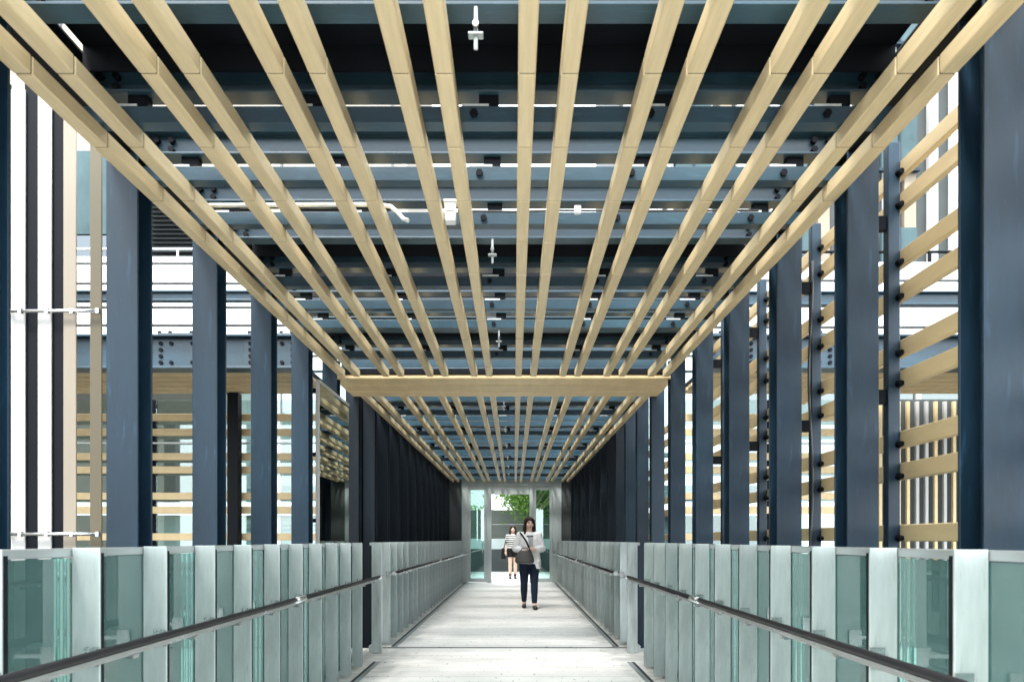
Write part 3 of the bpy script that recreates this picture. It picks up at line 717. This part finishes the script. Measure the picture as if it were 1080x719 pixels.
def person(loc, sc, rz, lab, top, arms, legs, bottoms, topmat, botmat, legskin, hairlen, headturn):
    o = empty('person', loc, lab, 'person', None); o.scale = (sc,) * 3; o.rotation_euler = (0, 0, rz)
    b = MB()
    # legs: hip, knee, ankle, toe
    for hip, kn, an, toe in legs:
        b.tube([hip, tuple((p + q) / 2 for p, q in zip(hip, kn)), kn], [.085, .073, .053], 14)
        kn2 = tuple(p * .68 + q * .32 for p, q in zip(kn, an))
        b.tube([kn, kn2, an], [.053, .056, .036], 14); b.ball(kn, .053)
        b.ball(an, .037, .042, .037); b.tube([(an[0], an[1] + .035, an[2] - .045), (an[0], an[1] - .03, an[2] - .04), toe], [.032, .036, .022], 10)
    b.loft([(0, .0, .74, .10, .08), (0, .01, .80, .165, .115), (0, .01, .88, .168, .118), (0, 0, .97, .128, .095), (0, -.005, 1.05, .128, .098), (0, -.01, 1.15, .148, .11), (0, 0, 1.25, .150, .095), (0, .005, 1.315, .12, .07), (0, .008, 1.345, .06, .055)], 20)
    b.tube([(0, .012, 1.30), (0, .0, 1.43)], [.058, .048], 12)
    for sh, el, wr, hd in arms:
        b.ball(sh, .052); b.tube([(sh[0] * .6, sh[1], sh[2] + .01), sh, tuple((p + q) / 2 for p, q in zip(sh, el)), el], [.05, .05, .043, .036], 12)
        b.ball(el, .036); b.tube([el, tuple((p + q) / 2 for p, q in zip(el, wr)), wr], [.036, .034, .024], 12)
        hand(b, wr, hd, 1)
    ct, st = math.cos(headturn), math.sin(headturn)
    def H(x, y, z): return (x * ct - y * st, x * st + y * ct - .01, z)
    # head
    b.ball(H(0, .012, 1.515), .076, .092, .092, 18, 12); b.ball(H(0, -.012, 1.465), .060, .072, .078, 16, 10); b.ball(H(0, -.055, 1.415), .028, .026, .022)
    b.tube([H(0, -.085, 1.51), H(0, -.100, 1.475), H(0, -.088, 1.468)], [.008, .013, .012], 8); b.ball(H(0, -.098, 1.474), .0135)
    for q in (-1, 1):
        b.ball(H(q * .074, .012, 1.485), .012, .02, .03); b.ball(H(q * .038, -.06, 1.467), .024, .02, .022)
    b.build('body', skin, o, remesh=.0075, smooth=3)
    for q in (-1, 1):
        e = MB(); e.ball(H(q * .032, -.074, 1.503), .014, .009, .0075); e.build('eye', C['eye'], o)
        e = MB(); e.tube([H(q * .016, -.086, 1.521), H(q * .034, -.081, 1.527), H(q * .052, -.068, 1.521)], .0045, 6); e.build('eyebrow', C['hair'], o)
    e = MB(); e.ball(H(0, -.079, 1.437), .021, .010, .0085); e.build('mouth', C['lip'], o)
    # hair: cap, back fall and locks either side of the face
    h = MB(); h.ball(H(0, .022, 1.535), .088, .098, .090, 18, 12); h.ball(H(0, .058, 1.47), .086, .058, .11, 16, 10)
    zb = 1.50 - hairlen
    h.loft([(H(0, .06, 0)[0], H(0, .06, 0)[1], zb, .07, .03), (H(0, .065, 0)[0], H(0, .065, 0)[1], (zb + 1.5) / 2, .098, .05), (H(0, .05, 0)[0], H(0, .05, 0)[1], 1.52, .082, .055)], 16)
    for q in (-1, 1):
        h.tube([H(q * .030, -.070, 1.585), H(q * .066, -.050, 1.55), H(q * .082, -.020, 1.48), H(q * .090, -.015, (1.48 + zb) / 2), H(q * .080, -.02, zb)], [.016, .022, .027, .030, .014], 10)
    hm = h.build('hair', C['hair'], o, remesh=.008, smooth=1)
    return o

def lerp(a, b, t): return tuple(p + (q - p) * t for p, q in zip(a, b))
# --- woman in white blouse
legs1 = [((-.085, .0, .80), (-.090, -.02, .44), (-.088, .16, .10), (-.092, .03, .024)), ((.085, 0, .80), (.088, -.12, .445), (.088, -.17, .075), (.105, -.33, .022))]
arms1 = [((-.165, 0, 1.29), (-.228, .03, 1.06), (-.10, -.15, 1.00), (.6, -.5, -.1)), ((.165, 0, 1.29), (.218, .02, 1.06), (.08, -.17, 1.04), (-.8, -.4, .0))]
wx, wy = .37, 13.4
o1 = person((wx, wy, .002), 1.0, 0, 'woman in loose white blouse and dark jeans walking with a grey handbag', None, arms1, legs1, None, None, None, True, .21, .28)
j = MB()
for hip, kn, an, toe in legs1:
    an2 = lerp(kn, an, .93); j.tube([(hip[0], hip[1], hip[2] + .02), lerp(hip, kn, .5), kn, lerp(kn, an, .33), an2], [.096, .085, .065, .064, .045], 16); j.ball(kn, .064)
j.loft([(0, 0, .73, .12, .09), (0, .01, .80, .178, .125), (0, .01, .90, .176, .124), (0, 0, .96, .150, .11)], 20)
j.build('jeans', C['denim'], o1, remesh=.010, smooth=2)
t = MB()
t.loft([(.01, 0, .79, .205, .150), (0, 0, .88, .20, .148), (0, 0, 1.0, .185, .138), (0, -.01, 1.12, .182, .138), (0, -.005, 1.22, .176, .122), (0, .005, 1.305, .145, .085), (0, .01, 1.345, .085, .068)], 24)
t.loft([(.14, -.01, .70, .075, .11), (.13, 0, .85, .08, .12)], 14)
for sh, el, wr, hd in arms1:
    w2 = lerp(el, wr, .82)
    t.ball(sh, .066); t.tube([(sh[0] * .5, sh[1], sh[2] + .005), sh, lerp(sh, el, .5), (el[0], el[1], el[2] - .01), lerp(el, wr, .45), w2], [.06, .066, .074, .080, .066, .040], 14); t.ball(el, .078, .07, .075)
t.build('blouse', C['blouse'], o1, remesh=.011, smooth=1)
t = MB(); t.loft([(.02, -.095, 1.02, .055, .056), (.02, -.098, 1.12, .068, .056), (.015, -.082, 1.22, .075, .050), (.01, -.055, 1.30, .058, .040)], 16); t.build('inner_top', C['grey'], o1, remesh=.009, smooth=1)
t = MB(); t.tube([(-.05, -.105, 1.275), (.01, -.112, 1.262), (.07, -.10, 1.275)], .009, 8); t.build('neck_trim', C['black'], o1)
for hip, kn, an, toe in legs1:
    s = MB(); s.tube([(an[0], an[1] + .052, .034), (an[0], an[1], .034), (lerp(an, toe, .55)[0], lerp(an, toe, .55)[1], .032), (toe[0], toe[1], .026), (toe[0] + .002, toe[1] - .022, .022)], [.030, .037, .043, .037, .014], 12)
    s.box(an[0] - .03, an[0] + .03, an[1] - .03, an[1] + .055, .0, .03, .004); s.build('shoe', C['shoe'], o1, remesh=.007, smooth=1)
hb = empty('handbag', (wx - .085, wy - .24, .80), 'slouchy grey leather handbag held at the waist of the woman in white', 'handbag')
m = MB(); m.loft([(0, 0, .0, .145, .055), (0, 0, .04, .172, .072), (0, 0, .12, .158, .068), (.005, 0, .19, .125, .050), (.01, 0, .225, .105, .034)], 20); m.build('bag_body', C['bag'], hb, remesh=.010, smooth=2)
m = MB(); m.tube([(.10, .02, .22), (.035, .10, .38), (-.045, .155, .50), (-.075, .20, .535), (-.10, .26, .53), (-.10, .33, .45)], .015, 8); m.build('strap', C['black'], hb)
m = MB(); m.tube([(-.08, -.04, .2), (-.04, -.055, .27), (.04, -.055, .27), (.09, -.04, .2)], .008, 8); m.build('handle', C['bag'], hb)

# --- woman in striped top
legs2 = [((-.08, 0, .80), (-.085, -.04, .44), (-.085, -.04, .075), (-.09, -.20, .022)), ((.08, 0, .80), (.075, .0, .44), (.07, .05, .075), (.08, -.10, .022))]
arms2 = [((-.16, 0, 1.29), (-.215, .04, 1.04), (-.225, -.04, .82), (0, -.1, -1)), ((.16, 0, 1.29), (.21, .05, 1.04), (.20, -.05, .83), (-.05, -.15, -1))]
wx2, wy2 = .07, 23.7
o2 = person((wx2, wy2, .0), 1.03, .05, 'woman in striped top and black shorts standing in the far doorway', None, arms2, legs2, None, None, None, True, .26, -.1)
t = MB(); t.loft([(0, 0, .90, .168, .128), (0, 0, 1.0, .150, .115), (0, -.01, 1.14, .166, .126), (0, 0, 1.24, .164, .110), (0, .005, 1.31, .135, .08), (0, .008, 1.34, .085, .065)], 22)
for sh, el, wr, hd in arms2: t.ball(sh, .06); t.tube([(sh[0] * .5, sh[1], sh[2]), sh, lerp(sh, el, .8)], [.055, .06, .055], 12)
t.build('striped_top', C['stripe'], o2, remesh=.010, smooth=1)
t = MB(); t.loft([(0, 0, .74, .13, .09), (0, .01, .80, .182, .128), (0, .01, .90, .176, .124), (0, 0, .95, .158, .118)], 20)
for hip, kn, an, toe in legs2: t.tube([hip, lerp(hip, kn, .42)], [.098, .092], 14)
t.build('shorts', C['black'], o2, remesh=.010, smooth=1)
for hip, kn, an, toe in legs2:
    s = MB(); s.tube([lerp(kn, an, .78), (an[0], an[1] + .01, .07), (an[0], an[1] + .01, .03)], [.047, .044, .042], 12); s.tube([(an[0], an[1] + .05, .036), (an[0], an[1], .036), lerp((an[0], an[1], .034), toe, .55), toe, (toe[0], toe[1] - .02, .02)], [.032, .04, .042, .034, .012], 12)
    s.box(an[0] - .03, an[0] + .03, an[1] - .01, an[1] + .06, .0, .03, .004); s.build('ankle_boot', C['shoe'], o2, remesh=.008, smooth=1)
hb = empty('shoulder_bag', (wx2 - .30, wy2 + .02, .62), 'black shoulder bag hanging beside the woman in the striped top', 'bag')
m = MB(); m.loft([(0, 0, 0, .075, .10), (0, 0, .05, .085, .125), (.0, 0, .28, .07, .11), (0, 0, .33, .05, .09)], 18); m.build('bag_body', C['black'], hb, remesh=.012, smooth=2)
m = MB(); m.tube([(.0, -.08, .30), (.06, -.06, .5), (.13, -.03, .74), (.145, .01, .755), (.13, .06, .72), (.03, .07, .32)], .010, 8); m.build('strap', C['black'], hb)

# ------------------------------------------------------------------ light, sky, camera
SUN_EL, SUN_AZ = 58, 205     # azimuth clockwise from +Y: behind the camera, a little to its left
W = bpy.data.worlds.new('World'); S.world = W; W.use_nodes = True
nt = W.node_tree; sky = nt.nodes.new('ShaderNodeTexSky'); sky.sky_type = 'NISHITA'; sky.sun_disc = False
sky.sun_elevation = R(SUN_EL); sky.sun_rotation = R(SUN_AZ); sky.air_density = 1.2; sky.dust_density = 4.0; sky.ozone_density = 1.0
bg = nt.nodes['Background']; bg.inputs['Strength'].default_value = .15
tc = nt.nodes.new('ShaderNodeTexCoord'); nz = nt.nodes.new('ShaderNodeTexNoise'); nz.inputs['Scale'].default_value = 3; nz.inputs['Detail'].default_value = 6
nt.links.new(tc.outputs['Generated'], nz.inputs['Vector'])
mr = nt.nodes.new('ShaderNodeMapRange'); mr.inputs['From Min'].default_value = .3; mr.inputs['From Max'].default_value = .6; mr.inputs['To Min'].default_value = .6; mr.inputs['To Max'].default_value = .95
nt.links.new(nz.outputs['Fac'], mr.inputs['Value'])
mx = nt.nodes.new('ShaderNodeMix'); mx.data_type = 'RGBA'; mx.inputs['B'].default_value = (8.6, 9.2, 9.6, 1)      # bright cloud cover
nt.links.new(mr.outputs['Result'], mx.inputs['Factor']); nt.links.new(sky.outputs[0], mx.inputs['A'])
nt.links.new(mx.outputs['Result'], bg.inputs['Color'])
sd = bpy.data.lights.new('sun', 'SUN'); sd.energy = 1.5; sd.angle = R(12); sd.color = (1, .96, .9)
so = bpy.data.objects.new('sun', sd); COL.objects.link(so)
az = R(SUN_AZ); el = R(SUN_EL)
to_sun = Vector((math.sin(az) * math.cos(el), math.cos(az) * math.cos(el), math.sin(el)))
so.rotation_euler = to_sun.to_track_quat('Z', 'Y').to_euler()

cd = bpy.data.cameras.new('camera'); cam = bpy.data.objects.new('camera', cd); COL.objects.link(cam)
cam.location = (.1, 0, EYE); cam.rotation_euler = (R(90), 0, 0)
cd.sensor_width = 36; cd.lens = 800 / 1080 * 36
cd.shift_x = -2 / 1080; cd.shift_y = 209.5 / 1080
cd.clip_start = .05; cd.clip_end = 2000
cd.dof.use_dof = True; cd.dof.focus_distance = 9.5; cd.dof.aperture_fstop = 5.0
S.camera = cam
S.view_settings.view_transform = 'Standard'; S.view_settings.look = 'None'; S.view_settings.gamma = 1; S.view_settings.use_curve_mapping = False
S.view_settings.exposure = 2.05
S.render.engine = 'CYCLES'
cy = S.cycles; cy.max_bounces = 8; cy.diffuse_bounces = 5; cy.glossy_bounces = 4; cy.transmission_bounces = 6; cy.transparent_max_bounces = 24
cy.use_denoising = True; cy.sample_clamp_indirect = 8; cy.caustics_reflective = False; cy.caustics_refractive = False
